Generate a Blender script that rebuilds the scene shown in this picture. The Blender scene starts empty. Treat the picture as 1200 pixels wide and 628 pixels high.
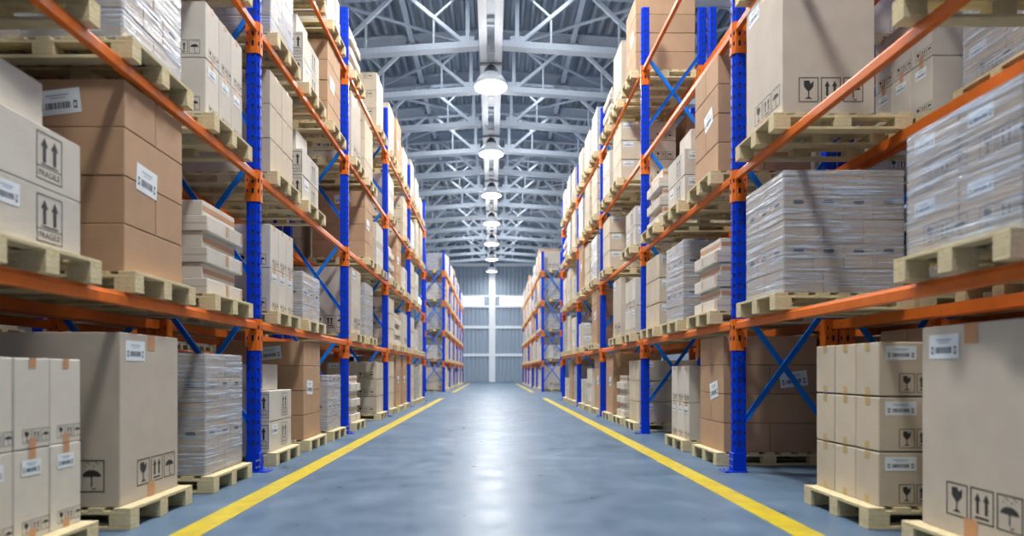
import bpy, bmesh, math, random
from mathutils import Vector, Matrix
random.seed(7)
SC = bpy.context.scene
COL = SC.collection
PI = math.pi

# ------------------------------------------------------------------ camera, world, lights, exposure
EYE = 1.054
cam_d = bpy.data.cameras.new('camera'); cam = bpy.data.objects.new('camera', cam_d); COL.objects.link(cam)
cam.location = (0, 0, EYE); cam.rotation_euler = (PI/2, 0, 0)
cam_d.sensor_width = 36.0; cam_d.sensor_fit = 'HORIZONTAL'
cam_d.lens = 36.0*684/1200
cam_d.shift_x = 23/1200; cam_d.shift_y = 121/1200
cam_d.clip_start = 0.05; cam_d.clip_end = 200
cam_d.dof.use_dof = True; cam_d.dof.focus_distance = 7.6; cam_d.dof.aperture_fstop = 0.85
SC.camera = cam
SC.view_settings.view_transform = 'Standard'; SC.view_settings.look = 'None'
SC.view_settings.gamma = 1; SC.view_settings.use_curve_mapping = False
SC.view_settings.exposure = 0.50

w = bpy.data.worlds.new('world'); SC.world = w; w.use_nodes = True
bg = w.node_tree.nodes['Background']; bg.inputs[0].default_value = (0.72, 0.84, 1.0, 1); bg.inputs[1].default_value = 0.12

def area(name, loc, rot, sx, sy, power, color, shape='RECTANGLE', spread=PI):
    d = bpy.data.lights.new(name, 'AREA'); d.shape = shape; d.size = sx
    if shape == 'RECTANGLE': d.size_y = sy
    d.energy = power; d.color = color; d.spread = spread
    o = bpy.data.objects.new(name, d); COL.objects.link(o); o.location = loc; o.rotation_euler = rot
    return o
# added unseen fill lights: behind the camera and under the roof over the aisles
area('added_rear_fill', (0, -7.5, 3.6), (PI/2, 0, 0), 9, 6.5, 30, (0.86, 0.93, 1.0))
for k in range(7):
    y = 1.0 + 8.4*k
    for sx in (-1, 1):
        area('added_roof_fill', (sx*1.9, y, 13.1), (0, sx*math.radians(-4), 0), 1.1, 5.6, 70, (0.93, 0.97, 1.0))  # added fill strips hung below the roof deck, no real skylights
for k in range(4):
    for sx in (-1, 1):
        area('added_side_aisle_fill', (sx*8.2, 3.0 + 15*k, 12.2), (0, 0, 0), 2.2, 10, 60, (0.93, 0.97, 1.0))  # added fill for the racks behind, not a real opening
LAMP_POWER = 340
GLOW_POWER = 110

# ------------------------------------------------------------------ materials
def mat(name, col, rough=0.6, metal=0.0, nodes=None, spec=None):
    m = bpy.data.materials.new(name); m.use_nodes = True
    b = m.node_tree.nodes['Principled BSDF']
    b.inputs['Base Color'].default_value = (*col, 1); b.inputs['Roughness'].default_value = rough
    b.inputs['Metallic'].default_value = metal
    if spec is not None: b.inputs['Specular IOR Level'].default_value = spec
    if nodes: nodes(m.node_tree, b)
    return m
def N(t, kind, **kw):
    n = t.nodes.new(kind)
    for k, v in kw.items(): setattr(n, k, v)
    return n
def coords(t, scale, src='Object'):
    tc = N(t, 'ShaderNodeTexCoord'); mp = N(t, 'ShaderNodeMapping'); mp.inputs['Scale'].default_value = scale
    t.links.new(tc.outputs[src], mp.inputs[0]); return mp.outputs[0]
def ramp(t, fac, stops):
    r = N(t, 'ShaderNodeValToRGB'); cr = r.color_ramp
    while len(cr.elements) < len(stops): cr.elements.new(0.5)
    for e, (p, c) in zip(cr.elements, stops): e.position = p; e.color = (*c, 1)
    t.links.new(fac, r.inputs[0]); return r.outputs[0]
def noise(t, vec, scale, detail=3, rough=0.5):
    n = N(t, 'ShaderNodeTexNoise'); n.inputs['Scale'].default_value = scale; n.inputs['Detail'].default_value = detail
    n.inputs['Roughness'].default_value = rough; t.links.new(vec, n.inputs['Vector']); return n.outputs[0]
def bump(t, b, h, strength, dist=0.01):
    bp = N(t, 'ShaderNodeBump'); bp.inputs['Strength'].default_value = strength; bp.inputs['Distance'].default_value = dist
    t.links.new(h, bp.inputs['Height']); t.links.new(bp.outputs[0], b.inputs['Normal'])

def cardboard(name, c, ribs=0.0):
    def f(t, b):
        v = coords(t, (1, 1, 1))
        n = noise(t, v, 5, 3)
        oi = N(t, 'ShaderNodeObjectInfo')
        a = N(t, 'ShaderNodeMath', operation='MULTIPLY_ADD'); a.inputs[1].default_value = 0.35; 
        t.links.new(oi.outputs['Random'], a.inputs[0]); 
        s = N(t, 'ShaderNodeMath', operation='MULTIPLY'); s.inputs[1].default_value = 0.6
        t.links.new(n, s.inputs[0]); t.links.new(s.outputs[0], a.inputs[2])
        lo = tuple(x*0.88 for x in c); hi = tuple(min(1, x*1.10) for x in c)
        col = ramp(t, a.outputs[0], [(0.2, lo), (0.75, hi)])
        t.links.new(col, b.inputs['Base Color'])
        if ribs:
            wv = N(t, 'ShaderNodeTexWave'); wv.wave_type = 'BANDS'; wv.bands_direction = 'DIAGONAL'
            wv.inputs['Scale'].default_value = 75; wv.inputs['Distortion'].default_value = 0
            mp = coords(t, (1, 1, 0)); t.links.new(mp, wv.inputs['Vector'])
            bump(t, b, wv.outputs['Fac'], ribs, 0.004)
        else:
            bump(t, b, noise(t, coords(t, (1, 1, 14)), 9, 2), 0.12, 0.01)
    return mat(name, c, 0.78, nodes=f, spec=0.25)
M_BROWN = cardboard('brown_cardboard', (0.50, 0.32, 0.195))
M_BEIGE = cardboard('beige_cardboard', (0.62, 0.535, 0.415))
M_WRAPC = cardboard('wrapped_cardboard', (0.50, 0.40, 0.29))
M_PALE = cardboard('pale_cardboard', (0.66, 0.62, 0.55))
M_RIB = cardboard('ribbed_cardboard', (0.62, 0.555, 0.465), 0.5)
M_INK = mat('black_ink', (0.03, 0.03, 0.03), 0.7)
M_TAPE = mat('parcel_tape', (0.58, 0.31, 0.16), 0.35)
M_TAPEY = mat('yellowish_tape', (0.56, 0.41, 0.18), 0.35)
M_PAPER = mat('label_paper', (0.80, 0.86, 0.90), 0.5)
M_PRINT = mat('label_print', (0.05, 0.08, 0.12), 0.6)
M_PRINTL = mat('label_print_light', (0.35, 0.45, 0.55), 0.6)
M_HOLESHADE_SEAM = mat('hole_shade_and_seam', (0.035, 0.04, 0.05), 0.8)  # dark tone for hand holes, carton seams and painted shade inside posts

def wood(t, b):
    v = coords(t, (2.5, 30, 30))
    n = noise(t, v, 2.5, 4, 0.6)
    col = ramp(t, n, [(0.3, (0.60, 0.49, 0.27)), (0.55, (0.78, 0.68, 0.41)), (0.75, (0.84, 0.74, 0.48))])
    t.links.new(col, b.inputs['Base Color']); bump(t, b, n, 0.2, 0.004)
M_WOOD = mat('pallet_wood', (0.66, 0.58, 0.4), 0.75, nodes=wood, spec=0.2)
def wood2(t, b):
    v = coords(t, (40, 8, 40))
    n = noise(t, v, 2.0, 4, 0.6)
    col = ramp(t, n, [(0.3, (0.58, 0.48, 0.27)), (0.7, (0.80, 0.70, 0.45))])
    t.links.new(col, b.inputs['Base Color'])
M_WOODX = mat('pallet_end_wood', (0.6, 0.52, 0.34), 0.8, nodes=wood2, spec=0.2)

def steel(c, s=1.0):
    def f(t, b):
        n = noise(t, coords(t, (1, 1, 1)), 14, 3)
        t.links.new(ramp(t, n, [(0.3, tuple(x*0.88 for x in c)), (0.7, c)]), b.inputs['Base Color'])
    return f
M_BLUE = mat('blue_steel', (0.0015, 0.046, 0.68), 0.4, nodes=steel((0.0015, 0.046, 0.68)), spec=0.16)
M_BRACE = mat('blue_brace_steel', (0.004, 0.19, 0.78), 0.38, nodes=steel((0.004, 0.19, 0.78)), spec=0.35)
M_ORANGE = mat('orange_steel', (0.80, 0.175, 0.018), 0.42, nodes=steel((0.80, 0.175, 0.018)), spec=0.35)
M_BOLT = mat('zinc_bolt', (0.6, 0.62, 0.65), 0.3, 0.9)

def film(t, b):
    tc = N(t, 'ShaderNodeTexCoord'); mp = N(t, 'ShaderNodeMapping'); mp.inputs['Scale'].default_value = (0.7, 0.7, 24)
    mp.inputs['Rotation'].default_value = (0.05, 0.05, 0)
    t.links.new(tc.outputs['Object'], mp.inputs[0])
    n = noise(t, mp.outputs[0], 2.6, 6, 0.68)
    n2 = noise(t, mp.outputs[0], 1.1, 4, 0.6)
    b.inputs['Base Color'].default_value = (0.60, 0.74, 0.94, 1); b.inputs['Roughness'].default_value = 0.22
    r = ramp(t, n, [(0.42, (0.14,)*3), (0.54, (0.40,)*3), (0.64, (0.95,)*3)])
    b.inputs['Specular IOR Level'].default_value = 0.7
    t.links.new(r, b.inputs['Alpha'])
    bump(t, b, n2, 0.55, 0.03)
M_FILM = mat('stretch_film', (0.7, 0.78, 0.86), 0.2, nodes=film)

def floor_mat(t, b):
    v = coords(t, (1, 1, 1))
    n = noise(t, v, 0.8, 10, 0.6); n3 = noise(t, coords(t, (1, 0.8, 1)), 3.4, 12, 0.72)
    mx = N(t, 'ShaderNodeMath', operation='MULTIPLY_ADD'); mx.inputs[1].default_value = 0.5
    t.links.new(n, mx.inputs[0])
    h = N(t, 'ShaderNodeMath', operation='MULTIPLY'); h.inputs[1].default_value = 0.5; t.links.new(n3, h.inputs[0])
    t.links.new(h.outputs[0], mx.inputs[2])
    col = ramp(t, mx.outputs[0], [(0.36, (0.066, 0.110, 0.168)), (0.46, (0.102, 0.160, 0.235)), (0.54, (0.124, 0.186, 0.266)), (0.64, (0.175, 0.245, 0.33))])
    t.links.new(col, b.inputs['Base Color'])
    rr = ramp(t, n3, [(0.35, (0.27,)*3), (0.65, (0.46,)*3)])
    t.links.new(rr, b.inputs['Roughness'])
    bump(t, b, n3, 0.04, 0.01)
M_FLOOR = mat('polished_concrete', (0.2, 0.27, 0.35), 0.25, nodes=floor_mat, spec=0.10)
def paint(t, b):
    n = noise(t, coords(t, (1, 1, 1)), 6, 6, 0.7)
    t.links.new(ramp(t, n, [(0.3, (0.50, 0.38, 0.05)), (0.6, (0.70, 0.55, 0.025))]), b.inputs['Base Color'])
M_YELLOW = mat('yellow_floor_paint', (0.8, 0.66, 0.04), 0.35, nodes=paint)
M_TRUSS = mat('pale_roof_steel', (0.62, 0.70, 0.80), 0.45, nodes=steel((0.62, 0.70, 0.80)))
M_BEAMW = mat('white_ridge_steel', (0.80, 0.86, 0.93), 0.45)
M_DECK = mat('grey_roof_sheet', (0.42, 0.49, 0.58), 0.4, 0.0, nodes=steel((0.42, 0.49, 0.58)))
M_WALL = mat('grey_wall_sheet', (0.36, 0.45, 0.56), 0.5, nodes=steel((0.36, 0.45, 0.56)))
M_WHITE = mat('white_wall_steel', (0.80, 0.86, 0.93), 0.45)
M_BELL = mat('lamp_reflector_glass', (0.72, 0.77, 0.82), 0.3)
M_CAP = mat('lamp_cap_metal', (0.09, 0.10, 0.12), 0.4, 0.4)
def emis(name, col, s):
    m = bpy.data.materials.new(name); m.use_nodes = True; t = m.node_tree
    b = t.nodes['Principled BSDF']; b.inputs['Base Color'].default_value = (1, 1, 1, 1)
    b.inputs['Emission Color'].default_value = (*col, 1); b.inputs['Emission Strength'].default_value = s
    return m
M_LAMP = emis('lamp_light', (1, 1, 1), 6.0)
M_WIN = emis('daylight_window', (0.92, 0.97, 1.0), 1.7)

# ------------------------------------------------------------------ mesh helpers
class MB:
    def __init__(s): s.v = []; s.f = []; s.m = []; s.mats = []
    def mi(s, mt):
        if mt not in s.mats: s.mats.append(mt)
        return s.mats.index(mt)
    def face(s, pts, mt):
        i = len(s.v); s.v += [tuple(p) for p in pts]; s.f.append(tuple(range(i, i+len(pts)))); s.m.append(s.mi(mt))
    def box(s, x0, x1, y0, y1, z0, z1, mt, c=0.0):
        if c <= 0:
            i = len(s.v)
            s.v += [(x, y, z) for z in (z0, z1) for y in (y0, y1) for x in (x0, x1)]
            for q in ((0, 2, 3, 1), (4, 5, 7, 6), (0, 1, 5, 4), (2, 6, 7, 3), (0, 4, 6, 2), (1, 3, 7, 5)):
                s.f.append(tuple(i+k for k in q)); s.m.append(s.mi(mt))
            return
        # chamfered box
        i = len(s.v); C = [(x0, x1), (y0, y1), (z0, z1)]; idx = {}
        for sx in (0, 1):
            for sy in (0, 1):
                for sz in (0, 1):
                    sg = (sx, sy, sz)
                    for ax in range(3):
                        p = []
                        for a in range(3):
                            val = C[a][sg[a]]
                            if a != ax: val += c if sg[a] == 0 else -c
                            p.append(val)
                        idx[(sg, ax)] = len(s.v); s.v.append(tuple(p))
        def add(q):
            ctr = Vector(((x0+x1)/2, (y0+y1)/2, (z0+z1)/2))
            P = [Vector(s.v[k]) for k in q]
            n = (P[1]-P[0]).cross(P[2]-P[0]); mid = sum(P, Vector())/len(P)
            if n.dot(mid-ctr) < 0: q = q[::-1]
            s.f.append(tuple(q)); s.m.append(s.mi(mt))
        for ax in range(3):
            b, d = [a for a in range(3) if a != ax]
            for e in (0, 1):
                q = []
                for (u, v) in ((0, 0), (1, 0), (1, 1), (0, 1)):
                    sg = [0, 0, 0]; sg[ax] = e; sg[b] = u; sg[d] = v; q.append(idx[(tuple(sg), ax)])
                add(q)
            # edges parallel to ax
            for u in (0, 1):
                for v in (0, 1):
                    sg0 = [0, 0, 0]; sg0[b] = u; sg0[d] = v; sg1 = list(sg0); sg1[ax] = 1
                    add([idx[(tuple(sg0), b)], idx[(tuple(sg1), b)], idx[(tuple(sg1), d)], idx[(tuple(sg0), d)]])
        for sx in (0, 1):
            for sy in (0, 1):
                for sz in (0, 1): add([idx[((sx, sy, sz), a)] for a in range(3)])
    def bar(s, p, q, wd, ht, mt, up=(0, 0, 1)):
        p = Vector(p); q = Vector(q); d = (q-p).normalized(); u = Vector(up)
        if abs(d.dot(u)) > 0.98: u = Vector((0, 1, 0))
        r = d.cross(u).normalized()*wd/2; n = r.cross(d).normalized()*ht/2
        i = len(s.v)
        for e in (p, q): s.v += [tuple(e-r-n), tuple(e+r-n), tuple(e+r+n), tuple(e-r+n)]
        for f in ((0, 1, 2, 3), (7, 6, 5, 4), (0, 4, 5, 1), (1, 5, 6, 2), (2, 6, 7, 3), (3, 7, 4, 0)):
            s.f.append(tuple(i+k for k in f)); s.m.append(s.mi(mt))
    def chan(s, p, q, wd, lip, th, mt, up):
        "open channel section from p to q: web of width wd, two lips"
        p = Vector(p); q = Vector(q); d = (q-p).normalized(); u = Vector(up); r = d.cross(u).normalized()
        s.bar(p, q, wd, th, mt, up)
        for e in (-1, 1):
            o = r*e*(wd/2-th/2)+u*lip/2; s.bar(p+o, q+o, th, lip, mt, up)
    def prism(s, poly, y0, y1, mt):
        "poly in (x,z), extruded along y"
        n = len(poly); i = len(s.v)
        s.v += [(x, y0, z) for x, z in poly]+[(x, y1, z) for x, z in poly]
        s.f.append(tuple(i+k for k in range(n))); s.m.append(s.mi(mt))
        s.f.append(tuple(i+n+k for k in reversed(range(n)))); s.m.append(s.mi(mt))
        for k in range(n):
            j = (k+1) % n; s.f.append((i+k, i+n+k, i+n+j, i+j)); s.m.append(s.mi(mt))
    def lathe(s, prof, seg, mt):
        i = len(s.v); n = len(prof)
        for k in range(seg):
            a = 2*PI*k/seg; s.v += [(r*math.cos(a), r*math.sin(a), z) for r, z in prof]
        for k in range(seg):
            for j in range(n-1):
                a = i+k*n+j; b = i+((k+1) % seg)*n+j
                s.f.append((a, b, b+1, a+1)); s.m.append(s.mi(mt))
    def mesh(s, name, smooth=False):
        me = bpy.data.meshes.new(name); me.from_pydata(s.v, [], s.f)
        for m in s.mats: me.materials.append(m)
        me.polygons.foreach_set('material_index', s.m)
        if smooth: me.polygons.foreach_set('use_smooth', [True]*len(s.f))
        me.update(); return me
def obj(name, me, parent=None, loc=(0, 0, 0), rz=0.0):
    o = bpy.data.objects.new(name, me); COL.objects.link(o); o.location = loc
    if rz: o.rotation_euler = (0, 0, rz)
    if parent: o.parent = parent
    return o
def tag(o, label=None, cat=None, group=None, kind=None):
    if label: o['label'] = label
    if cat: o['category'] = cat
    if group: o['group'] = group
    if kind: o['kind'] = kind
    return o

# ------------------------------------------------------------------ layout numbers
A0 = {-1: 2.44, 1: 2.52}                # aisle face of the uprights
PITCH = 3.75
NEARY = [2.4+PITCH*k for k in range(6)]
FARY = [30+PITCH*k for k in range(6)]
ZB = [1.54, 3.10, 4.65, 6.16]
POST_H = 7.2
WALL_Y = 58.2
HALF = 13.0
SLOPE = 0.07
ORD = ['first', 'second', 'third', 'fourth', 'fifth', 'sixth', 'seventh', 'eighth', 'ninth', 'tenth']
LEV = ['floor level', 'first shelf', 'second shelf', 'third shelf', 'top shelf']
SIDE = {-1: 'left', 1: 'right'}

# ------------------------------------------------------------------ floor, walls, roof
m = MB(); m.box(-HALF, HALF, -8, WALL_Y, -0.3, 0, M_FLOOR)
tag(obj('floor', m.mesh('floor')), 'blue grey polished concrete floor of the hall', 'floor', kind='structure')

def corrugated(x0, x1, pitch, depth, mt, place):
    "strip of trapezoid sheet: place(u, d, e) -> point; e is 0 or 1 along the sheet"
    m = MB(); pts = []; x = x0
    while x < x1:
        for f, d in ((0, 0), (0.30, 0), (0.42, depth), (0.88, depth)): pts.append((min(x+f*pitch, x1), d))
        x += pitch
    pts.append((x1, 0))
    i = 0
    for e in (0, 1): m.v += [place(u, d, e) for u, d in pts]
    n = len(pts)
    for k in range(n-1):
        m.f.append((k, k+1, n+k+1, n+k)); m.m.append(m.mi(mt))
    return m
ROOF_Z = 13.92
mr = corrugated(-HALF, HALF, 0.36, 0.26, M_DECK, lambda u, d, e: (u, (-8, WALL_Y)[e], ROOF_Z-SLOPE*abs(u)+d))
mr.face([(-HALF, -8, ROOF_Z+.36-SLOPE*HALF), (0, -8, ROOF_Z+.36), (0, WALL_Y, ROOF_Z+.36), (-HALF, WALL_Y, ROOF_Z+.36-SLOPE*HALF)], M_DECK)
mr.face([(HALF, -8, ROOF_Z+.36-SLOPE*HALF), (0, -8, ROOF_Z+.36), (0, WALL_Y, ROOF_Z+.36), (HALF, WALL_Y, ROOF_Z+.36-SLOPE*HALF)], M_DECK)
tag(obj('ceiling', mr.mesh('ceiling')), 'dark grey corrugated metal roof deck above the trusses', 'roof', kind='structure')

mw = corrugated(-HALF, HALF, 0.40, -0.16, M_WALL, lambda u, d, e: (u, WALL_Y-0.1-d*-1, (0, ROOF_Z+.2)[e]))
mw.box(-HALF, HALF, WALL_Y, WALL_Y+0.15, 0, ROOF_Z+.3, M_WALL)
tag(obj('wall_back', mw.mesh('wall_back')), 'blue grey corrugated metal end wall of the hall', 'wall', kind='structure')
for sx, nm in ((-1, 'left'), (1, 'right')):
    mw = corrugated(-8, WALL_Y, 0.42, 0.09, M_WALL, lambda u, d, e: (sx*(HALF-d), u, (0, ROOF_Z-SLOPE*HALF)[e]))
    tag(obj('wall_'+nm, mw.mesh('wall_'+nm)), nm+' corrugated metal side wall behind the racks', 'wall', kind='structure')
# end wall steel: centre column, girts, window band
def trim(n, x0, x1, y0, y1, z0, z1, label, mt=M_WHITE):
    m = MB(); m.box(x0, x1, y0, y1, z0, z1, mt, 0.01); tag(obj('trim_%d' % n, m.mesh('trim')), label, 'trim', kind='structure')
WY = WALL_Y-0.22
trim(1, -0.33, 0.31, WY-0.35, WY, 0, 12.4, 'white central column of the end wall')
trim(2, -HALF, HALF, WY-0.12, WY, 5.28, 5.56, 'upper white horizontal rail of the end wall')
trim(3, -HALF, HALF, WY-0.12, WY, 2.52, 2.80, 'lower white horizontal rail of the end wall')
trim(4, -HALF, HALF, WY-0.16, WY, 7.36, 7.58, 'white sill rail under the window band')
trim(5, -HALF, HALF, WY-0.16, WY, 8.42, 8.60, 'white head rail over the window band')
trim(6, -HALF, HALF, WY-0.25, WY, 11.45, 11.75, 'white eaves beam across the end wall')
for i, (x0, x1) in enumerate(((-12.6, -10.4), (-9.2, -7.0), (-5.9, -3.9), (-2.95, -0.85), (0.75, 3.1), (3.9, 5.9), (7.0, 9.2), (10.4, 12.6))):
    m = MB(); m.box(x0, x1, WY-0.10, WY-0.04, 7.58, 8.42, M_WIN)
    o = tag(obj('window_%d' % (i+1), m.mesh('window')), ('bright daylight window high in the end wall, %s from the left' % ORD[i]), 'window', kind='structure')
    m = MB()
    for xx in (x0, x1): m.box(xx-0.06, xx+0.06, WY-0.14, WY, 7.58, 8.42, M_WHITE)
    obj('window_frame', m.mesh('window_frame'), o)
m = MB()
for (a, b) in ((-0.85, -0.33), (0.31, 0.75)): m.box(a+.06, b-.06 if b > 0.5 else b, WY-0.14, WY, 7.58, 8.42, M_WALL)
tag(obj('trim_7', m.mesh('trim')), 'grey panels beside the central column at window height', 'trim', kind='structure')

# roof trusses, one every 3 m
def zc(x, base): return base-SLOPE*abs(x)
ZBOT, ZTOP = EYE+10.6, EYE+12.56
def truss_mesh():
    m = MB()
    for s in (-1, 1):
        m.bar((0, 0, ZBOT), (s*HALF, 0, zc(HALF, ZBOT)), 0.20, 0.20, M_TRUSS)
        m.bar((0, 0.0, ZBOT-0.11), (s*HALF, 0.0, zc(HALF, ZBOT)-0.11), 0.30, 0.03, M_TRUSS)
        m.bar((0, 0, ZTOP), (s*HALF, 0, zc(HALF, ZTOP)), 0.05, 0.46, M_TRUSS)
        for dz in (-0.22, 0.22): m.bar((0, 0, ZTOP+dz), (s*HALF, 0, zc(HALF, ZTOP)+dz), 0.24, 0.03, M_TRUSS)
        pts = [(0.8, 0), (3.0, 1), (5.2, 0), (7.4, 1), (9.6, 0), (11.8, 1)]
        for a, b in zip(pts, pts[1:]):
            p = [(s*x, 0, zc(x, (ZBOT, ZTOP)[k])) for x, k in (a, b)]
            m.bar(p[0], p[1], 0.11, 0.11, M_TRUSS)
        for x in (0.8, 5.2, 9.6): m.bar((s*x, 0, zc(x, ZBOT)), (s*x, 0, zc(x, ZTOP)), 0.13, 0.13, M_TRUSS)
        for x, z in ((0.8, ZBOT), (5.2, ZBOT), (9.6, ZBOT), (3.0, ZTOP), (7.4, ZTOP)):
            zz = zc(x, z); d = 0.14 if z == ZBOT else -0.14
            m.box(s*x-0.22, s*x+0.22, -0.025, 0.025, zz+d-0.16, zz+d+0.16, M_TRUSS)
        for xa in (1.9, 4.1, 6.3, 8.5):
            m.bar((s*xa, 0, zc(xa, ZBOT)), (s*xa, 0, (zc(xa, ZBOT)+zc(xa, ZTOP))/2), 0.06, 0.06, M_TRUSS)
            m.bar((s*xa, 0, (zc(xa, ZBOT)+zc(xa, ZTOP))/2), (s*(xa+(-1.1 if xa in (1.9, 6.3) else 1.1)), 0, zc(xa, ZTOP)), 0.06, 0.06, M_TRUSS)
    return m.mesh('roof_truss')
tm = truss_mesh()
TY = [18.9+3*k for k in range(-4, 13)]
for i, y in enumerate(TY):
    tag(obj('roof_truss', tm, loc=(0, y, 0)), 'pale grey steel lattice truss across the roof, number %d from the camera' % (i+1), 'roof truss', 'roof trusses', 'structure')
# longitudinal steel
def long_bar(n, x, z, wd, ht, label, mt):
    m = MB(); m.box(x-wd/2, x+wd/2, -8, WALL_Y-.6, z-ht/2, z+ht/2, mt)
    # lower flange lips
    m.box(x-wd/2-0.012, x+wd/2+0.012, -8, WALL_Y-.6, z-ht/2-0.02, z-ht/2, mt)
    tag(obj('trim_%d' % n, m.mesh('trim')), label, 'roof beam', kind='structure')
LX = -0.05
long_bar(8, LX-0.24, ZBOT-0.22, 0.22, 0.26, 'left half of the white double beam along the roof centre', M_BEAMW)
long_bar(9, LX+0.24, ZBOT-0.22, 0.22, 0.26, 'right half of the white double beam along the roof centre', M_BEAMW)
n = 10
for s in (-1, 1):
    for x in (3.0, 7.4):
        long_bar(n, s*x, zc(x, ZTOP)+0.0, 0.16, 0.14, '%s roof purlin %s the centre' % (SIDE[s], 'nearer' if x < 4 else 'farther from'), M_TRUSS); n += 1
m = MB()
for i_, y_ in enumerate(TY[:-1]):
    for s_ in (-1, 1):
        for xa in (0.8, 5.2):
            a_, b_ = (xa, xa+4.4) if i_ % 2 else (xa+4.4, xa)
            m.bar((s_*a_, y_, zc(a_, ZTOP)-.26), (s_*b_, y_+3, zc(b_, ZTOP)-.26), 0.07, 0.07, M_TRUSS)
tag(obj('trim_15', m.mesh('trim')), 'thin zigzag wind bracing rods under the roof sheets', 'roof bracing', kind='structure')
# cross ties between the two halves of the centre beam
m = MB()
for y in [18.9+1.5*k for k in range(-8, 26)]:
    m.box(LX-0.13, LX+0.13, y-0.04, y+0.04, ZBOT-0.30, ZBOT-0.22, M_TRUSS)
m.box(LX-0.13, LX+0.13, -8, WALL_Y-1, ZBOT-.13, ZBOT-.10, M_DECK)
tag(obj('trim_14', m.mesh('trim')), 'short cross ties in the slot of the roof centre beam', 'roof beam', kind='structure')

# yellow floor lines
k = 0
for sx, x in ((-1, -1.97), (1, 2.03)):
    for y0, y1, nm in ((-6, 22.9, 'near'), (29.2, 50.5, 'far')):
        m = MB(); m.box(x-0.1, x+0.1, y0, y1, 0.0, 0.003, M_YELLOW)
        tag(obj('floor_line', m.mesh('floor_line')), '%s yellow painted line on the floor along the %s racks' % (nm, SIDE[sx]), 'floor marking', 'yellow floor lines', 'structure')

# ------------------------------------------------------------------ hanging lamps
def lamp_meshes():
    m = MB(); m.lathe([(0.545, 0.0), (0.545, 0.03), (0.525, 0.11), (0.47, 0.23), (0.38, 0.35), (0.26, 0.44), (0.19, 0.47)], 32, M_BELL)
    m.lathe([(0.545, 0.0), (0.505, 0.0), (0.50, 0.06)], 32, M_BELL)
    bell = m.mesh('lamp_shade', True)
    m = MB(); m.lathe([(0.505, 0.035), (0.3, 0.02), (0.001, 0.015)], 32, M_LAMP); dif = m.mesh('diffuser', True)
    m = MB(); m.lathe([(0.235, 0.42), (0.235, 0.50), (0.20, 0.60), (0.12, 0.70), (0.001, 0.72)], 24, M_CAP); cap = m.mesh('lamp_cap', True)
    m = MB(); m.lathe([(0.03, 0.68), (0.03, 0.80), (0.001, 0.80)], 12, M_CAP)
    m.box(-0.36, 0.36, -0.06, 0.06, 0.76, 0.80, M_CAP); st = m.mesh('hanger', False)
    return bell, dif, cap, st
LM = lamp_meshes()
LY = [19.4+6*k for k in range(-3, 7)]
for i, y in enumerate(LY):
    z = ZBOT-0.37-0.80
    if i < 3: nm = 'round white bell lamp over the aisle, ' + ('just behind the first uprights', 'above the second bay', 'above the third and fourth bays')[i]
    else: nm = 'round white bell lamp under the roof beam, %s one below the top of the photo' % ORD[i-3]
    o = obj('pendant_lamp', None, loc=(LX, y, z)); tag(o, nm, 'lamp', 'bell lamps along the aisle')
    for nn, me in zip(('lamp_shade', 'diffuser', 'lamp_cap', 'hanger'), LM): obj(nn, me, o)
    dim = 0.2 if y > 54 else 1.0
    area('lamp_light', (LX, y, z-0.03), (0, 0, 0), 0.95, 0.95, LAMP_POWER*dim, (1.0, 0.985, 0.96), 'DISK')
    pd = bpy.data.lights.new('lamp_glow', 'POINT'); pd.energy = GLOW_POWER*dim; pd.shadow_soft_size = 0.28; pd.color = (1.0, 0.985, 0.96)
    po = bpy.data.objects.new('lamp_glow', pd); COL.objects.link(po); po.location = (LX, y, z-0.45)

# ------------------------------------------------------------------ racks
def section(profile, holes, z0, z1, zs, mt):
    "closed profile (x,y) ccw, extruded; holes: {segment: [(t0,t1,half)]}"
    m = MB(); n = len(profile)
    for k in range(n):
        p = Vector((*profile[k], 0)); q = Vector((*profile[(k+1) % n], 0))
        cols = holes.get(k, [])
        if not cols:
            m.face([(p.x, p.y, z0), (q.x, q.y, z0), (q.x, q.y, z1), (p.x, p.y, z1)], mt); continue
        t = 0.0
        for (t0, t1, hh) in sorted(cols)+[(1.0, 1.0, 0)]:
            a = p.lerp(q, t); b = p.lerp(q, t0)
            m.face([(a.x, a.y, z0), (b.x, b.y, z0), (b.x, b.y, z1), (a.x, a.y, z1)], mt)
            if t0 < 1.0:
                a = b; b = p.lerp(q, t1); zz = z0
                for zc_ in [z for z in zs if z0+hh < z < z1-hh]:
                    m.face([(a.x, a.y, zz), (b.x, b.y, zz), (b.x, b.y, zc_-hh), (a.x, a.y, zc_-hh)], mt); zz = zc_+hh
                m.face([(a.x, a.y, zz), (b.x, b.y, zz), (b.x, b.y, z1), (a.x, a.y, z1)], mt)
            t = t1
    m.face([(x, y, z1) for x, y in profile], mt); m.face([(x, y, z0) for x, y in reversed(profile)], mt)
    return m
ZS = [0.30+0.11*k for k in range(64)]
def mirror(prof, s):
    "prof for aisle side at x=0 growing to +x (right rack); mirrored for the left"
    return prof if s > 0 else [(-x, y) for x, y in reversed(prof)]
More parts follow.
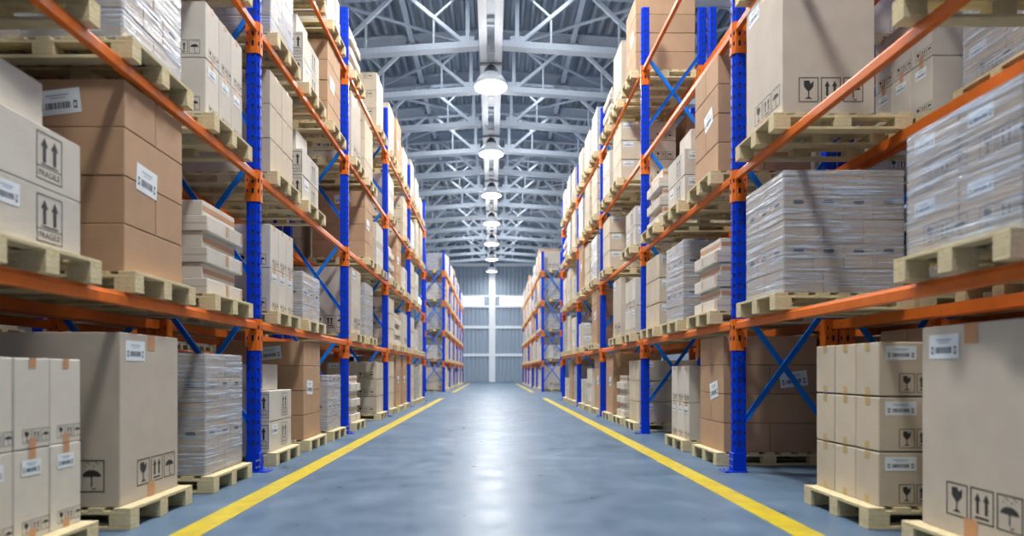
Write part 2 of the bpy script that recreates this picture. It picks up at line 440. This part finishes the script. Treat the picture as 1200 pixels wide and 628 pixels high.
# profile ccw seen from above: start front-left
PROF = [(0.0, 0.03), (0.028, 0.0), (0.13, 0.0), (0.13, 0.10), (0.028, 0.10), (0.0, 0.07)]
HO = {0: [(0.32, 0.70, 0.020)], 1: [(0.24, 0.46, 0.029), (0.78, 0.90, 0.017)], 3: [(0.5, 0.72, 0.029)], 5: [(0.22, 0.72, 0.024)], 4: [(0.35, 0.65, 0.018)]}
def mirror_holes(h, n):
    out = {}
    # reversed list: segment k (k->k+1) becomes segment n-2-k
    for k, cols in h.items(): out[(n-2-k) % n] = [(1-b, 1-a, hh) for a, b, hh in cols]
    return out
POSTM = {}; SLEEVE = {}
def grow(prof, g):
    cx, cy = 0.065, 0.05
    return [(x+(g if x > cx else -g), y+(g if y > cy else -g)) for x, y in prof]
for s in (-1, 1):
    h = HO if s > 0 else mirror_holes(HO, 6)
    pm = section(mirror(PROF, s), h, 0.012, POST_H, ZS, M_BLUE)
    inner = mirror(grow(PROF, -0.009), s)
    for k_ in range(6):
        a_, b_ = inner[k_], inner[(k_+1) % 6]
        pm.face([(a_[0], a_[1], 0.02), (b_[0], b_[1], 0.02), (b_[0], b_[1], POST_H-.02), (a_[0], a_[1], POST_H-.02)], M_HOLESHADE_SEAM)  # dark liner added as painted shade, so the post holes read black
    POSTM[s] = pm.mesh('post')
    for L, zb in enumerate(ZB):
        SLEEVE[(s, L)] = section(mirror(grow(PROF, 0.008), s), h, zb-0.27, zb+0.06, ZS, M_ORANGE).mesh('beam_connector')
m = MB()
m.box(-0.10, 0.14, -0.035, 0.135, 0, 0.012, M_BLUE, 0.003)
m.box(-0.005, 0.135, -0.005, 0.105, 0.012, 0.20, M_BLUE, 0.004)
BASE = {1: m.mesh('base_plate')}
m = MB()
m.box(-0.010, 0.16, -0.035, 0.135, 0, 0.012, M_BLUE, 0.003)
m.box(-0.005, 0.135, -0.005, 0.105, 0.012, 0.20, M_BLUE, 0.004)
BASE[2] = m.mesh('base_plate')
m = MB()
m.box(-0.16, 0.010, -0.035, 0.135, 0, 0.012, M_BLUE, 0.003)
m.box(-0.135, 0.005, -0.005, 0.105, 0.012, 0.20, M_BLUE, 0.004); BASE[-2] = m.mesh('base_plate')
m = MB()
m.box(-0.14, 0.10, -0.035, 0.135, 0, 0.012, M_BLUE, 0.003)
m.box(-0.135, 0.005, -0.005, 0.105, 0.012, 0.20, M_BLUE, 0.004); BASE[-1] = m.mesh('base_plate')
def bolt():
    m = MB(); m.lathe([(0.013, 0.012), (0.013, 0.022), (0.006, 0.024), (0.006, 0.036), (0.0005, 0.037)], 8, M_BOLT)
    m.lathe([(0.02, 0.0), (0.02, 0.004), (0.001, 0.004)], 8, M_BOLT); return m.mesh('bolt')
BOLT = bolt()
m = MB()
for z in (0.06, 0.13):
    for yy in (0.02, 0.08):
        for k in range(6):
            a = k*PI/3; b = (k+1)*PI/3; r = 0.010
            m.face([(0, yy+r*math.cos(a), z+r*math.sin(a)), (0, yy+r*math.cos(b), z+r*math.sin(b)), (-0.012, yy+r*math.cos(b), z+r*math.sin(b)), (-0.012, yy+r*math.cos(a), z+r*math.sin(a))], M_BOLT)
        m.face([(-0.012, yy+0.010*math.cos(-k*PI/3), z+0.010*math.sin(-k*PI/3)) for k in range(6)], M_BOLT)
SBOLT = m.mesh('bolt')
# step beam: length along +y
def beam_mesh(L, mt=M_ORANGE):
    m = MB(); poly = [(-0.022, -0.045), (0.024, -0.045), (0.028, -0.040), (0.028, 0.018), (0.014, 0.026), (0.008, 0.045), (-0.022, 0.045)]
    m.prism(poly, 0.0, L, mt); return m.mesh('beam')
BEAM = beam_mesh(PITCH-0.10)
XZ = [1.12+1.56*k for k in range(4)]
def rack(s, a0, ys, label, far=False, nm=''):
    root = obj('pallet_rack', None, loc=(s*a0, ys[0], 0)); tag(root, label, 'pallet rack', 'blue and orange pallet racks')
    def X(a): return s*a
    for i, y in enumerate(ys):
        dy = y-ys[0]-0.05
        for rear in (0, 1):
            px = X(0.97+0.13 if rear else 0)
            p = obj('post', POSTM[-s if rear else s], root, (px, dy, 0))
            obj('base_plate', BASE[-2*s if rear else (2*s if nm == 'back' else s)], p)
            if not far and not rear:
                obj('bolt', SBOLT, p, (-s*0.002, 0, 0), 0 if s > 0 else PI)
                obj('bolt', BOLT, p, (-0.07 if (s > 0) != bool(rear) else 0.07, 0.0, 0.012)); obj('bolt', BOLT, p, (-0.07 if (s > 0) != bool(rear) else 0.07, 0.09, 0.012))
            for L in range(4): obj('beam_connector', SLEEVE[(-s if rear else s, L)], root, (px, dy, 0))
        for L in range(4):
            zc0 = XZ[L]
            for e in (-1, 1):
                key = (s, L, e)
                if key not in BR:
                    mm = MB(); yy = 0.035 if e > 0 else 0.065
                    mm.chan((s*0.09, yy, zc0-e*0.63), (s*1.01, yy, zc0+e*0.63), 0.055, 0.022, 0.006, M_BRACE, (0, -1 if e > 0 else 1, 0))
                    BR[key] = mm.mesh('brace')
                obj('brace', BR[key], root, (0, dy, 0))
        if i < len(ys)-1:
            for L in range(4):
                obj('beam', BEAM if s < 0 else BEAMF, root, (X(0.045), dy+0.10, ZB[L]))
                obj('beam', BEAMF if s < 0 else BEAM, root, (X(1.055), dy+0.10, ZB[L]))
    return root
BR = {}
mm = MB(); mm.prism([(-x, z) for x, z in reversed([(-0.022, -0.045), (0.024, -0.045), (0.028, -0.040), (0.028, 0.018), (0.014, 0.026), (0.008, 0.045), (-0.022, 0.045)])], 0.0, PITCH-0.10, M_ORANGE)
BEAMF = mm.mesh('beam')
for s in (-1, 1):
    rack(s, A0[s], NEARY, 'tall blue and orange pallet rack along the %s of the near aisle' % SIDE[s])
    rack(s, A0[s], FARY, 'far blue and orange pallet rack on the %s beyond the cross aisle' % SIDE[s], True)
    rack(s, A0[s]+1.13, NEARY[:5], 'blue and orange rack standing back to back behind the %s near rack' % SIDE[s], True, 'back')
    rack(s, A0[s]+5.2, NEARY, 'blue and orange rack across the next aisle on the far %s' % SIDE[s], True, 'back')

# ------------------------------------------------------------------ pallets
PL, PW, PH = 1.2, 0.8, 0.144           # 1.2 across (x), 0.8 along the aisle (y)
def pallet_parts():
    d = MB()
    for k in range(7):
        w_ = 0.10 if k % 2 else 0.115
        x = -PL/2+w_/2+(PL-w_)*k/6 if False else -PL/2+0.0575+(PL-0.115)*k/6
        d.box(x-w_/2, x+w_/2, -PW/2, PW/2, PH-0.022, PH, M_WOODX, 0.002)
    for y in (-PW/2+0.05, 0, PW/2-0.05): d.box(-PL/2, PL/2, y-0.05, y+0.05, PH-0.044, PH-0.022, M_WOOD, 0.002)
    r = MB(); r.box(-PL/2, PL/2, -0.05, 0.05, 0, 0.022, M_WOOD, 0.002)
    b = MB(); b.box(-0.0725, 0.0725, -0.05, 0.05, 0.022, PH-0.044, M_WOODX, 0.002)
    whole = MB()
    for k in range(7): whole.box(-PL/2+(PL-0.115)*k/6, -PL/2+0.115+(PL-0.115)*k/6, -PW/2, PW/2, PH-0.022, PH, M_WOODX)
    for y in (-PW/2+0.05, 0, PW/2-0.05):
        whole.box(-PL/2, PL/2, y-0.05, y+0.05, PH-0.044, PH-0.022, M_WOOD); whole.box(-PL/2, PL/2, y-0.05, y+0.05, 0, 0.022, M_WOOD)
        for x in (-PL/2+0.0725, 0, PL/2-0.0725): whole.box(x-0.0725, x+0.0725, y-0.05, y+0.05, 0.022, PH-0.044, M_WOODX)
    return d.mesh('deck'), r.mesh('bottom_board'), b.mesh('block'), whole.mesh('pallet')
PDECK, PRUN, PBLK, PALL = pallet_parts()
def pallet(x, y, z, label, detail):
    if detail:
        o = obj('pallet', None, loc=(x, y, z))
        obj('deck', PDECK, o)
        for yy in (-PW/2+0.05, 0, PW/2-0.05):
            obj('bottom_board', PRUN, o, (0, yy, 0))
            for xx in (-PL/2+0.0725, 0, PL/2-0.0725): obj('block', PBLK, o, (xx, yy, 0))
    else: o = obj('pallet', PALL, loc=(x, y, z))
    tag(o, label, 'pallet', 'wooden pallets'); return o

# ------------------------------------------------------------------ printed marks
class Face:
    "2-D drawing frame on a carton face"
    def __init__(s, which, w_, d, side):
        e = 0.0012
        if which == 'front': s.o = Vector((-w_/2, -d/2-e, 0)); s.u = Vector((1, 0, 0)); s.W = w_
        elif side < 0: s.o = Vector((w_/2+e, -d/2, 0)); s.u = Vector((0, 1, 0)); s.W = d      # left rack, normal +x
        else: s.o = Vector((-w_/2-e, d/2, 0)); s.u = Vector((0, -1, 0)); s.W = d              # right rack, normal -x
        s.n = Vector(s.u).cross(Vector((0, 0, 1)))
    def P(s, u, v, k=0.0): return s.o+s.u*u+Vector((0, 0, v))+s.n*k
    def poly(s, m, pts, mt, k=0.0): m.face([s.P(u, v, k) for u, v in pts], mt)
    def rect(s, m, u0, u1, v0, v1, mt, k=0.0): s.poly(m, [(u0, v0), (u1, v0), (u1, v1), (u0, v1)], mt, k)
    def frame(s, m, u0, u1, v0, v1, t, mt):
        s.rect(m, u0, u1, v0, v0+t, mt); s.rect(m, u0, u1, v1-t, v1, mt); s.rect(m, u0, u0+t, v0+t, v1-t, mt); s.rect(m, u1-t, u1, v0+t, v1-t, mt)
def g_arrow(F, m, u, v, w_, h):
    F.poly(m, [(u, v+h*0.62), (u+w_, v+h*0.62), (u+w_/2, v+h)], M_INK)
    F.rect(m, u+w_*0.28, u+w_*0.72, v, v+h*0.62, M_INK)
def mark_glass(F, m, u, v, s):
    F.frame(m, u, u+s*.8, v, v+s, s*.035, M_INK); c = u+s*.4
    F.poly(m, [(c-.20*s, v+.86*s), (c-.19*s, v+.62*s), (c-.06*s, v+.46*s), (c+.06*s, v+.46*s), (c+.19*s, v+.62*s), (c+.20*s, v+.86*s), (c+.08*s, v+.74*s), (c+.02*s, v+.88*s)], M_INK)
    F.rect(m, c-.025*s, c+.025*s, v+.2*s, v+.46*s, M_INK)
    F.poly(m, [(c-.16*s, v+.13*s), (c+.16*s, v+.13*s), (c+.03*s, v+.21*s), (c-.03*s, v+.21*s)], M_INK)
def mark_arrows(F, m, u, v, s):
    F.frame(m, u, u+s*.8, v, v+s, s*.035, M_INK)
    g_arrow(F, m, u+.14*s, v+.26*s, .22*s, .60*s); g_arrow(F, m, u+.44*s, v+.26*s, .22*s, .60*s)
    F.rect(m, u+.16*s, u+.64*s, v+.12*s, v+.18*s, M_INK)
def mark_umbrella(F, m, u, v, s):
    F.frame(m, u, u+s*.8, v, v+s, s*.035, M_INK); c = u+s*.4; r = .29*s; z = v+.48*s
    F.poly(m, [(c+r*math.cos(a*PI/12), z+r*.72*math.sin(a*PI/12)) for a in range(13)], M_INK)
    F.rect(m, c-.022*s, c+.022*s, v+.18*s, z, M_INK)
    pts = [(c+.07*s+.07*s*math.cos(PI+a*PI/6), v+.18*s+.07*s*math.sin(PI+a*PI/6)) for a in range(7)]
    for a, b in zip(pts, pts[1:]): F.poly(m, [a, b, (b[0], b[1]-.035*s), (a[0], a[1]-.035*s)], M_INK)
    for (a, b) in ((-.2, .80), (-.07, .88), (.07, .81), (.2, .88), (-.13, .92), (.14, .93)):
        F.rect(m, c+a*s-.018*s, c+a*s+.018*s, v+b*s-.025*s, v+b*s+.015*s, M_INK)
def trio(F, m, u, v, s, which='gau'):
    for k, ch in enumerate(which): {'g': mark_glass, 'a': mark_arrows, 'u': mark_umbrella}[ch](F, m, u+k*s*.9, v, s)
# lettering
def text_tris(txt):
    c = bpy.data.curves.new('lettering', 'FONT'); c.body = txt; c.resolution_u = 2
    o = bpy.data.objects.new('lettering', c); me = bpy.data.meshes.new_from_object(o)
    V = [tuple(v.co) for v in me.vertices]; T = [tuple(p.vertices) for p in me.polygons]
    x0 = min(v[0] for v in V); x1 = max(v[0] for v in V); y0 = min(v[1] for v in V); y1 = max(v[1] for v in V)
    bpy.data.objects.remove(o); bpy.data.curves.remove(c); bpy.data.meshes.remove(me)
    return [[((V[i][0]-x0)/(x1-x0), (V[i][1]-y0)/(y1-y0)) for i in t] for t in T]
FRAG = text_tris('FRAGILE')
def mark_fragile(F, m, u, v, w_, h):
    F.frame(m, u, u+w_, v, v+h, w_*.03, M_INK); F.rect(m, u+w_*.03, u+w_*.97, v+h*.27, v+h*.285, M_INK)
    g_arrow(F, m, u+w_*.16, v+h*.38, w_*.28, h*.52); g_arrow(F, m, u+w_*.56, v+h*.38, w_*.28, h*.52)
    F.rect(m, u+w_*.16, u+w_*.84, v+h*.32, v+h*.345, M_INK)
    for t in FRAG:
        pts = [(u+w_*(.1+.8*a), v+h*(.09+.12*b)) for a, b in t]
        ar = sum(pts[i][0]*pts[(i+1) % len(pts)][1]-pts[(i+1) % len(pts)][0]*pts[i][1] for i in range(len(pts)))
        F.poly(m, pts if ar > 0 else pts[::-1], M_INK, 0.0003)
def sticker(F, u, v, w_, h, rot=0.0, big=False):
    m = MB(); cu, cv = u+w_/2, v+h/2; c_, s_ = math.cos(rot), math.sin(rot)
    def R(a0, a1, b0, b1, mt, k):
        pts = []
        for a, b in ((a0, b0), (a1, b0), (a1, b1), (a0, b1)):
            x = (a-.5)*w_; y = (b-.5)*h; pts.append((cu+x*c_-y*s_, cv+x*s_+y*c_))
        F.poly(m, pts, mt, k)
    R(0, 1, 0, 1, M_PAPER, 0.001)
    rnd = random.Random(3); x = .22
    R(.25, .75, .74, .80, M_PRINTL, .0016); R(.33, .68, .64, .68, M_PRINTL, .0016)
    while x < .78:
        ww = rnd.choice((.012, .02, .035)); R(x, x+ww, .22, .48, M_PRINT, .0016); x += ww+rnd.choice((.012, .02))
    R(.08, .16, .2, .5, M_PRINT, .0016); R(.84, .92, .18, .5, M_PRINT, .0016); R(.10, .14, .28, .42, M_PAPER, .002)
    R(.86, .90, .26, .42, M_PAPER, .002)
    return m.mesh('shipping_label')
def tapes(F, H, mode, mt=None):
    "returns list of tape meshes on a face"
    mt = mt or M_TAPE; out = []
    def one(u0, u1, v0, v1):
        m = MB(); F.rect(m, u0, u1, v0, v1, mt, 0.0006); out.append(m.mesh('tape'))
    W = F.W
    if 't' in mode: one(W/2-.024, W/2+.024, H-.055, H+.0005)
    if 'b' in mode: one(W/2-.024, W/2+.024, 0.0, .055)
    if 'T' in mode: one(W/2-.045, W/2+.045, H-.11, H+.0005)
    if 'B' in mode: one(W/2-.045, W/2+.045, 0.0, .11)
    if 'h' in mode: one(0.01, W-.01, H*.35, H*.68)
    if 's' in mode: one(W*.86, W*.96, H*.2, H*.95)
    return out

CACHE = {}
def carton_mesh(style, W, D, H, side, first, detail):
    "returns (mesh, [(child name, mesh)])"
    key = (style, round(W, 3), round(D, 3), round(H, 3), side, first, detail)
    if key in CACHE: return CACHE[key]
    base = {'brown': M_BROWN, 'frag': M_PALE, 'flatA': M_PALE, 'flatB': M_PALE, 'tall': M_RIB, 'cube': M_BEIGE, 'duo': M_PALE, 'trio': M_BEIGE, 'wrap': M_WRAPC, 'wrapL': M_WRAPC}[style]
    m = MB(); m.box(-W/2, W/2, -D/2, D/2, 0, H, base, 0.005)
    A = Face('aisle', W, D, side); F = Face('front', W, D, side); ch = []
    if style == 'frag':
        if first != 9:
            mark_fragile(A, m, D*.52, .04, .19, .265)
            mark_fragile(F, m, W*.62, .04, .19, .265)
        if first == 1: ch.append(('shipping_label', sticker(A, D*.12, H*.55, .17, .12)))
        ch.append(('shipping_label', sticker(F, .05, H*.6, .18, .11))) if side > 0 and first != 9 else None
    elif style == 'tall':
        trio(A, m, D-.53, .10, .185); trio(F, m, W-.66, .10, .215)
        ch.append(('shipping_label', sticker(A, .06, H-.19, .22, .14)))
        for t in tapes(A, H, 'TB'): ch.append(('tape', t))
    elif style == 'cube':
        ch.append(('shipping_label', sticker(F, .04, H-.12, .21, .095)))
        trio(F, m, W-.40, .02, .13)
        for t in tapes(A, H, 'tb', M_TAPEY): ch.append(('tape', t))
    elif style == 'duo':
        trio(A, m, D*.22, .03, min(.11, D/3.3)); trio(F, m, W-.36, .03, .12)
        if first: ch.append(('shipping_label', sticker(A, D*.2, H-.14, D*.55, .085)))
        for t in tapes(A, H, 'tb'): ch.append(('tape', t))
    elif style == 'trio':
        trio(F, m, W-.30, H-.14, .12, 'au'); trio(F, m, .03, H-.14, .12, 'gau')
        ch.append(('tape', tapes(A, H, 't')[0]))
    elif style == 'brown':
        if first == 2: ch.append(('shipping_label', sticker(A, D*.18 if side < 0 else D*.45, -.06, .25, .19, .22 if side > 0 else -.06)))
        if first == 3: ch.append(('shipping_label', sticker(F, W*(.42 if side < 0 else .2), H*.25, .31, .17, .12)))
    elif style == 'flatB':
        for t in tapes(A, H, 'h'): ch.append(('tape', t))
        for t in tapes(F, H, 'h'): ch.append(('tape', t)) if side > 0 else None
    elif style == 'flatA':
        for t in tapes(A, H, 's'): ch.append(('tape', t))
        F.rect(m, 0, W, H*.48, H*.50, M_HOLESHADE_SEAM)
    elif style == 'wrap':
        for FF, ok in ((A, True), (F, True)):
            if first and ok:
                c = FF.W/2; hw = min(.045, FF.W*.2)
                FF.rect(m, c-hw, c+hw, H*.66, H*.66+.028, M_HOLESHADE_SEAM, .0005)
                FF.rect(m, c-hw+.012, c+hw-.012, H*.66-.006, H*.66+.034, M_HOLESHADE_SEAM, .0007)
    elif style == 'wrapL':
        ch.append(('shipping_label', sticker(A, .06, H-.13, .16, .085)))
        trio(A, m, A.W*.35, .05, .12); trio(F, m, F.W*.5, .05, .12)
    res = (m.mesh('carton'), [(n_, mm) for n_, mm in [c for c in ch if c]] if detail else [])
    CACHE[key] = res; return res

NAMES = {'brown': ('brown_carton', 'plain brown carton', 'brown cartons on the racks'),
         'frag': ('fragile_carton', 'pale arrow-marked carton', 'pale arrow-marked cartons on the racks'),
         'flatA': ('flat_carton', 'flat pale carton', 'flat cartons in low stacks'),
         'flatB': ('flat_carton', 'flat tape-banded carton', 'flat cartons in low stacks'),
         'tall': ('tall_carton', 'big ribbed carton', 'big single cartons on pallets'),
         'cube': ('square_carton', 'beige square carton', 'beige square cartons on the racks'),
         'duo': ('upright_carton', 'upright pale carton', 'upright pale cartons on the racks'),
         'trio': ('beige_carton', 'wide beige carton', 'wide beige cartons on the racks')}
QUEUE = []        # (kind, sort key, function)
def rowname(l, nl):
    if nl == 1: return ''
    if l == 0: return 'bottom row'
    if l == nl-1: return 'top row'
    if nl == 3: return 'middle row'
    return ORD[l]+' row'
def put(style, x, y, z, W, D, H, side, first, detail, where, l, nl, pos):
    nm, desc, grp = NAMES[style]
    lab = ', '.join([p for p in (desc, (rowname(l, nl)+' '+pos).strip(), where) if p])
    QUEUE.append((nm, y+abs(x)*.05, style, x, y, z, W, D, H, side, first, detail, lab, grp))
G = 0.006
def grid(style, side, a, y0, z, WX, DY, nx, ny, nl, H, detail, where, firstf=None):
    gp = .012 if style == 'cube' else .005
    wx = WX/nx; dy = DY/ny
    for l in range(nl):
        for i in range(nx):
            for j in range(ny):
                x = side*(a+wx*(i+.5)); y = y0+dy*(j+.5)
                f = firstf(l, i, j) if firstf else 0
                jn = '' if ny == 1 else ('near' if j == 0 else 'far' if j == ny-1 else 'middle')
                inn = '' if nx == 1 else ('aisle' if i == 0 else 'inner')
                jx = random.uniform(-.002, .002)
                put(style, x+jx, y, z+l*H, wx-G, dy-G, H-gp, side, f, detail, where, l, nl, (jn+' '+inn).strip())
def wrapped(style, side, a, y0, z, WX, DY, layout, H, label, detail):
    root = obj('wrapped_load', None, loc=(side*(a+WX/2), y0+DY/2, z)); tag(root, label, 'wrapped load', 'film-wrapped pallet loads')
    nl = len(layout)
    if detail:
        for l, (nx, ny) in enumerate(layout):
            for i in range(nx):
                for j in range(ny):
                    if 0 < i < nx-1 and 0 < j < ny-1: continue
                    wx = WX/nx; dy = DY/ny
                    me, ch = carton_mesh(style, wx-.005, dy-.005, H-.004, side, l % 2 if style == 'wrap' else 1, True)
                    c = obj('carton', me, root, (side*(-WX/2+wx*(i+.5)), -DY/2+dy*(j+.5), l*H))
                    for n_, cm in ch: obj(n_, cm, c)
    else:
        key = ('ws', style, side, round(WX, 2), round(DY, 2), nl, round(H, 3))
        if key not in CACHE:
            m = MB()
            for l, (nx, ny) in enumerate(layout):
                wx = WX/nx; dy = DY/ny
                for i in range(nx):
                    for j in range(ny):
                        xx = side*(-WX/2+wx*(i+.5)); yy = -DY/2+dy*(j+.5)
                        m.box(xx-wx/2+.004, xx+wx/2-.004, yy-dy/2+.004, yy+dy/2-.004, l*H, l*H+H-.006, M_WRAPC)
            CACHE[key] = m.mesh('carton_stack')
        obj('carton_stack', CACHE[key], root)
    key = ('film', round(WX, 2), round(DY, 2), round(nl*H, 3))
    if key not in CACHE:
        m = MB(); e = .006; m.box(-WX/2-e, WX/2+e, -DY/2-e, DY/2+e, .0, nl*H+e, M_FILM, .012); CACHE[key] = m.mesh('stretch_film')
    obj('stretch_film', CACHE[key], root)

DESC = {'B': 'brown cartons', 'F': 'arrow-marked cartons', 'L': 'flat cartons', 'T': 'one big carton', 'W': 'a film-wrapped load', 'V': 'a labelled wrapped load',
        'C': 'square cartons', 'D': 'upright cartons', 'S': 'wide beige cartons'}
SLOT = ['near', 'middle', 'far']
OFF = [.36, 1.50, 2.63]
def load(kind, s, bay, slot, lev, ybase, detail, back=False, small=False, outer=False):
    "one pallet with its goods"
    rk = ('%s back rack' if back else '%s rack') % SIDE[s]
    if outer: rk = '%s outer rack' % SIDE[s]
    where = '%s pallet, %s bay, %s, %s' % (SLOT[slot], ORD[bay], LEV[lev], rk)
    rnd = random.Random(hash((s, bay, slot, lev, back)) & 0xffff)
    pa = (A0[s]-.04 if s < 0 else (A0[s]-.02 if lev == 0 else A0[s]-.09)) + (1.27 if back else 5.26 if outer else 0)
    y0 = ybase+OFF[slot]+rnd.uniform(-.03, .03)
    zb = 0 if lev == 0 else ZB[lev-1]+.045
    k = kind[0]; opt = kind[1:]
    pallet(s*(pa+.6), y0+.4, zb+.001, 'wooden pallet under %s, %s' % (DESC[k], where.replace(' pallet', ' place')), detail)
    if not back and not outer and ybase < 16: detail = True      # labels and tape show on these cartons
    z = zb+PH+.002; a = pa+.09; WX, DY = 1.04, .72; y = y0+.03
    nl = int(opt) if opt else None
    if k == 'B':
        n_ = nl or 4; H = .327
        if lev == 3: H = .312
        for l in range(n_):
            if l % 2 == 0:
                if small: put('brown', s*(a+.525), y+.37, z+l*H, 1.05-G, .74, H-.005, s, 2 if l == 2 else 0, detail, where, l, n_, '')
                else:
                    for i in range(2): put('brown', s*(a+.525*(i+.5)), y+.37, z+l*H, .525-G, .74, H-.005, s, ((2, 3 if s > 0 else 0)[i] if l == 2 else 0), detail, where, l, n_, ('aisle', 'inner')[i])
            else:
                for j in range(2): put('brown', s*(a+.525), y+.37*(j+.5), z+l*H, 1.05-G, .37-G, H-.005, s, 3 if (l == 3 and j == 0 and s < 0) else 0, detail, where, l, n_, ('near', 'far')[j])
    elif k == 'F':
        grid('frag', s, a, y, z, WX, DY, 1 if small else 2, 1, 2, .345, detail, where, lambda l, i, j: int(l == 0))
        if not small: put('frag', s*(a+.40), y+.34, z+.69, .56, .46, .30, s, 9, detail, where, 2, 3, '')
    elif k == 'L':
        n_ = nl or 6
        for l in range(n_):
            H = .138
            if l % 2 == 0:
                put('flatA', s*(a+.5), y+.215, z+l*H, 1.0, .43-G, H-.003, s, 0, detail, where, l, n_, 'near')
                put('flatA', s*(a+.5), y+.43+.15, z+l*H, 1.0, .30-G, H-.003, s, 0, detail, where, l, n_, 'far')
            else: put('flatB', s*(a+.545), y+.34, z+l*H, .99, .64, H-.003, s, 0, detail, where, l, n_, '')
    elif k == 'T':
        H = {None: 1.17, 1: .95, 2: 1.30}[nl]
        wx = .80 if nl == 2 else 1.05
        put('tall', s*(a+wx/2), y+.36, z, wx, .72, H, s, 0, detail, where, 0, 1, '')
    elif k == 'W':
        n_ = nl or 5
        wrapped('wrap', s, a, y, z, 1.04, .74, [(3, 2) if l % 2 == 0 else (4, 3) for l in range(n_)], .212,
                'grey film-wrapped load of hand-hole cartons, %s' % where, detail)
    elif k == 'V':
        wrapped('wrapL', s, a, y, z, 1.04, .78, [(2, 2)]*(nl or 2), .37, 'film-wrapped load of labelled cartons, %s' % where, detail)
    elif k == 'C':
        grid('cube', s, a, y, z, WX+.04, DY+.04, 1 if small else 2, 3, nl or 3, .372, detail, where)
    elif k == 'D':
        grid('duo', s, a, y, z, WX, DY+.03, 1 if small else 2, 3, 2, .492, detail, where, lambda l, i, j: int(l == 0))
    elif k == 'S':
        grid('trio', s, a, y, z, WX, DY+.02, 1, 2, nl or 3, .385, detail, where)

# near racks: rows = levels (floor first), columns = slots near/middle/far
NEAR = {-1: [
    [['D', 'T', 'W'], ['F', 'B', 'L'], ['V', 'W', 'D'], ['.', 'B', 'S'], ['.', '.', '.']],
    [['F', 'B', 'W4'], ['D', 'W3', '.'], ['S', 'F', '.'], ['W', 'F', 'B'], ['D', 'L', 'F']],
    [['L', '.', 'C'], ['T', 'W', '.'], ['.', 'B', 'D'], ['T', 'S', '.'], ['L', '.', 'S']],
    [['S', 'B', 'B'], ['C', 'L', 'T1'], ['L', 'B', 'F'], ['D', '.', 'C'], ['T', 'B', 'D']],
    [['C', 'W', 'S'], ['D', 'F', 'W'], ['C', 'D', '.'], ['W4', 'S', 'T'], ['T', 'D', 'F']]],
 1: [
    [['T', 'C', '.'], ['V', '.', 'W'], ['T', '.', 'T2'], ['.', '.', 'S'], ['.', '.', '.']],
    [['B', 'D', '.'], ['L', 'W', 'C'], ['B', 'F', 'L'], ['.', '.', '.'], ['.', '.', '.']],
    [['C', 'L', 'B'], ['D', 'T', '.'], ['F', '.', 'C'], ['.', 'C', 'D'], ['B', 'T', 'L']],
    [['B', 'D', 'F'], ['B', '.', 'F'], ['W', 'C', 'B'], ['C', 'S', 'W'], ['W', 'D', 'T1']],
    [['W', 'B', 'F'], ['D', 'S', 'W'], ['F', 'C', 'D'], ['S', 'W', 'L'], ['T1', 'W', 'D']]]}
for s in (-1, 1):
    for b, levels in enumerate(NEAR[s]):
        for L, row in enumerate(levels):
            for k, kd in enumerate(row):
                if kd != '.': load(kd, s, b, k, L, NEARY[b]-.0, b <= 1, small=(b > 1))
# far racks
FIRST = {-1: ['C', 'F', 'W', 'L', 'W4'], 1: ['T', 'F', 'V', 'W', 'T1']}
rr = random.Random(11)
for s in (-1, 1):
    for b in range(5):
        for L in range(5):
            for k in range(3):
                kd = FIRST[s][L] if (b == 0 and k == 0) else rr.choice(['T', 'D', 'S', 'B', 'W', 'F', 'C', 'S', 'T1', 'W4', '.', '.'])
                if kd != '.': load(kd, s, b+5, k, L, FARY[b], False, small=True)
# racks standing behind
rr = random.Random(5)
for s in (-1, 1):
    for b in range(4):
        for L in range(4 if b else 3):
            for k in range(3):
                kd = rr.choice(['T', 'S', 'B', 'W4', 'D', 'C', 'F', 'V', 'B', 'D'] + (['.', '.', '.'] if b > 1 else []))
                if s == 1 and b == 0: kd = {(1, 0): 'T', (1, 2): 'F', (2, 2): 'D', (2, 1): 'V', (0, 1): 'B3', (0, 2): 'B', (1, 1): 'W4', (0, 0): 'B'}.get((L, k), kd)
                if kd != '.': load(kd, s, b, k, L, NEARY[b], b == 0 and L > 0, back=True, small=True)

rr = random.Random(9)
for s in (-1, 1):
    for b in range(5):
        for L in range(2):
            for k in range(3): load(rr.choice(['T', 'W5', 'T', 'T1', 'W']), s, b, k, L, NEARY[b], False, small=True, outer=True)
# ------------------------------------------------------------------ build the queued cartons
from collections import defaultdict
byk = defaultdict(list)
for q in QUEUE: byk[q[0]].append(q)
for nm, lst in byk.items():
    lst.sort(key=lambda q: q[1]+(6 if 'back rack' in q[12] else 0))
    for q in lst[:300]:
        _, _, style, x, y, z, W, D, H, side, first, detail, lab, grp = q
        me, ch = carton_mesh(style, W, D, H, side, first, detail)
        o = obj(nm, me, loc=(x, y, z)); tag(o, lab, 'carton', grp)
        for n_, cm in ch: obj(n_, cm, o)
    rest = lst[300:]
    if rest:
        m = MB()
        base = {'brown': M_BROWN, 'frag': M_PALE, 'flatA': M_PALE, 'flatB': M_PALE, 'tall': M_RIB, 'cube': M_BEIGE, 'duo': M_PALE, 'trio': M_BEIGE}
        for q in rest: m.box(q[3]-q[6]/2, q[3]+q[6]/2, q[4]-q[7]/2, q[4]+q[7]/2, q[5], q[5]+q[8], base[q[2]])
        tag(obj(nm, m.mesh('far_cartons')), 'the many other %s far down the racks' % grp.split(' on ')[0], 'carton', kind='stuff')
print('CARTONS', {k: len(v) for k, v in byk.items()}, 'OBJECTS', len(bpy.data.objects))
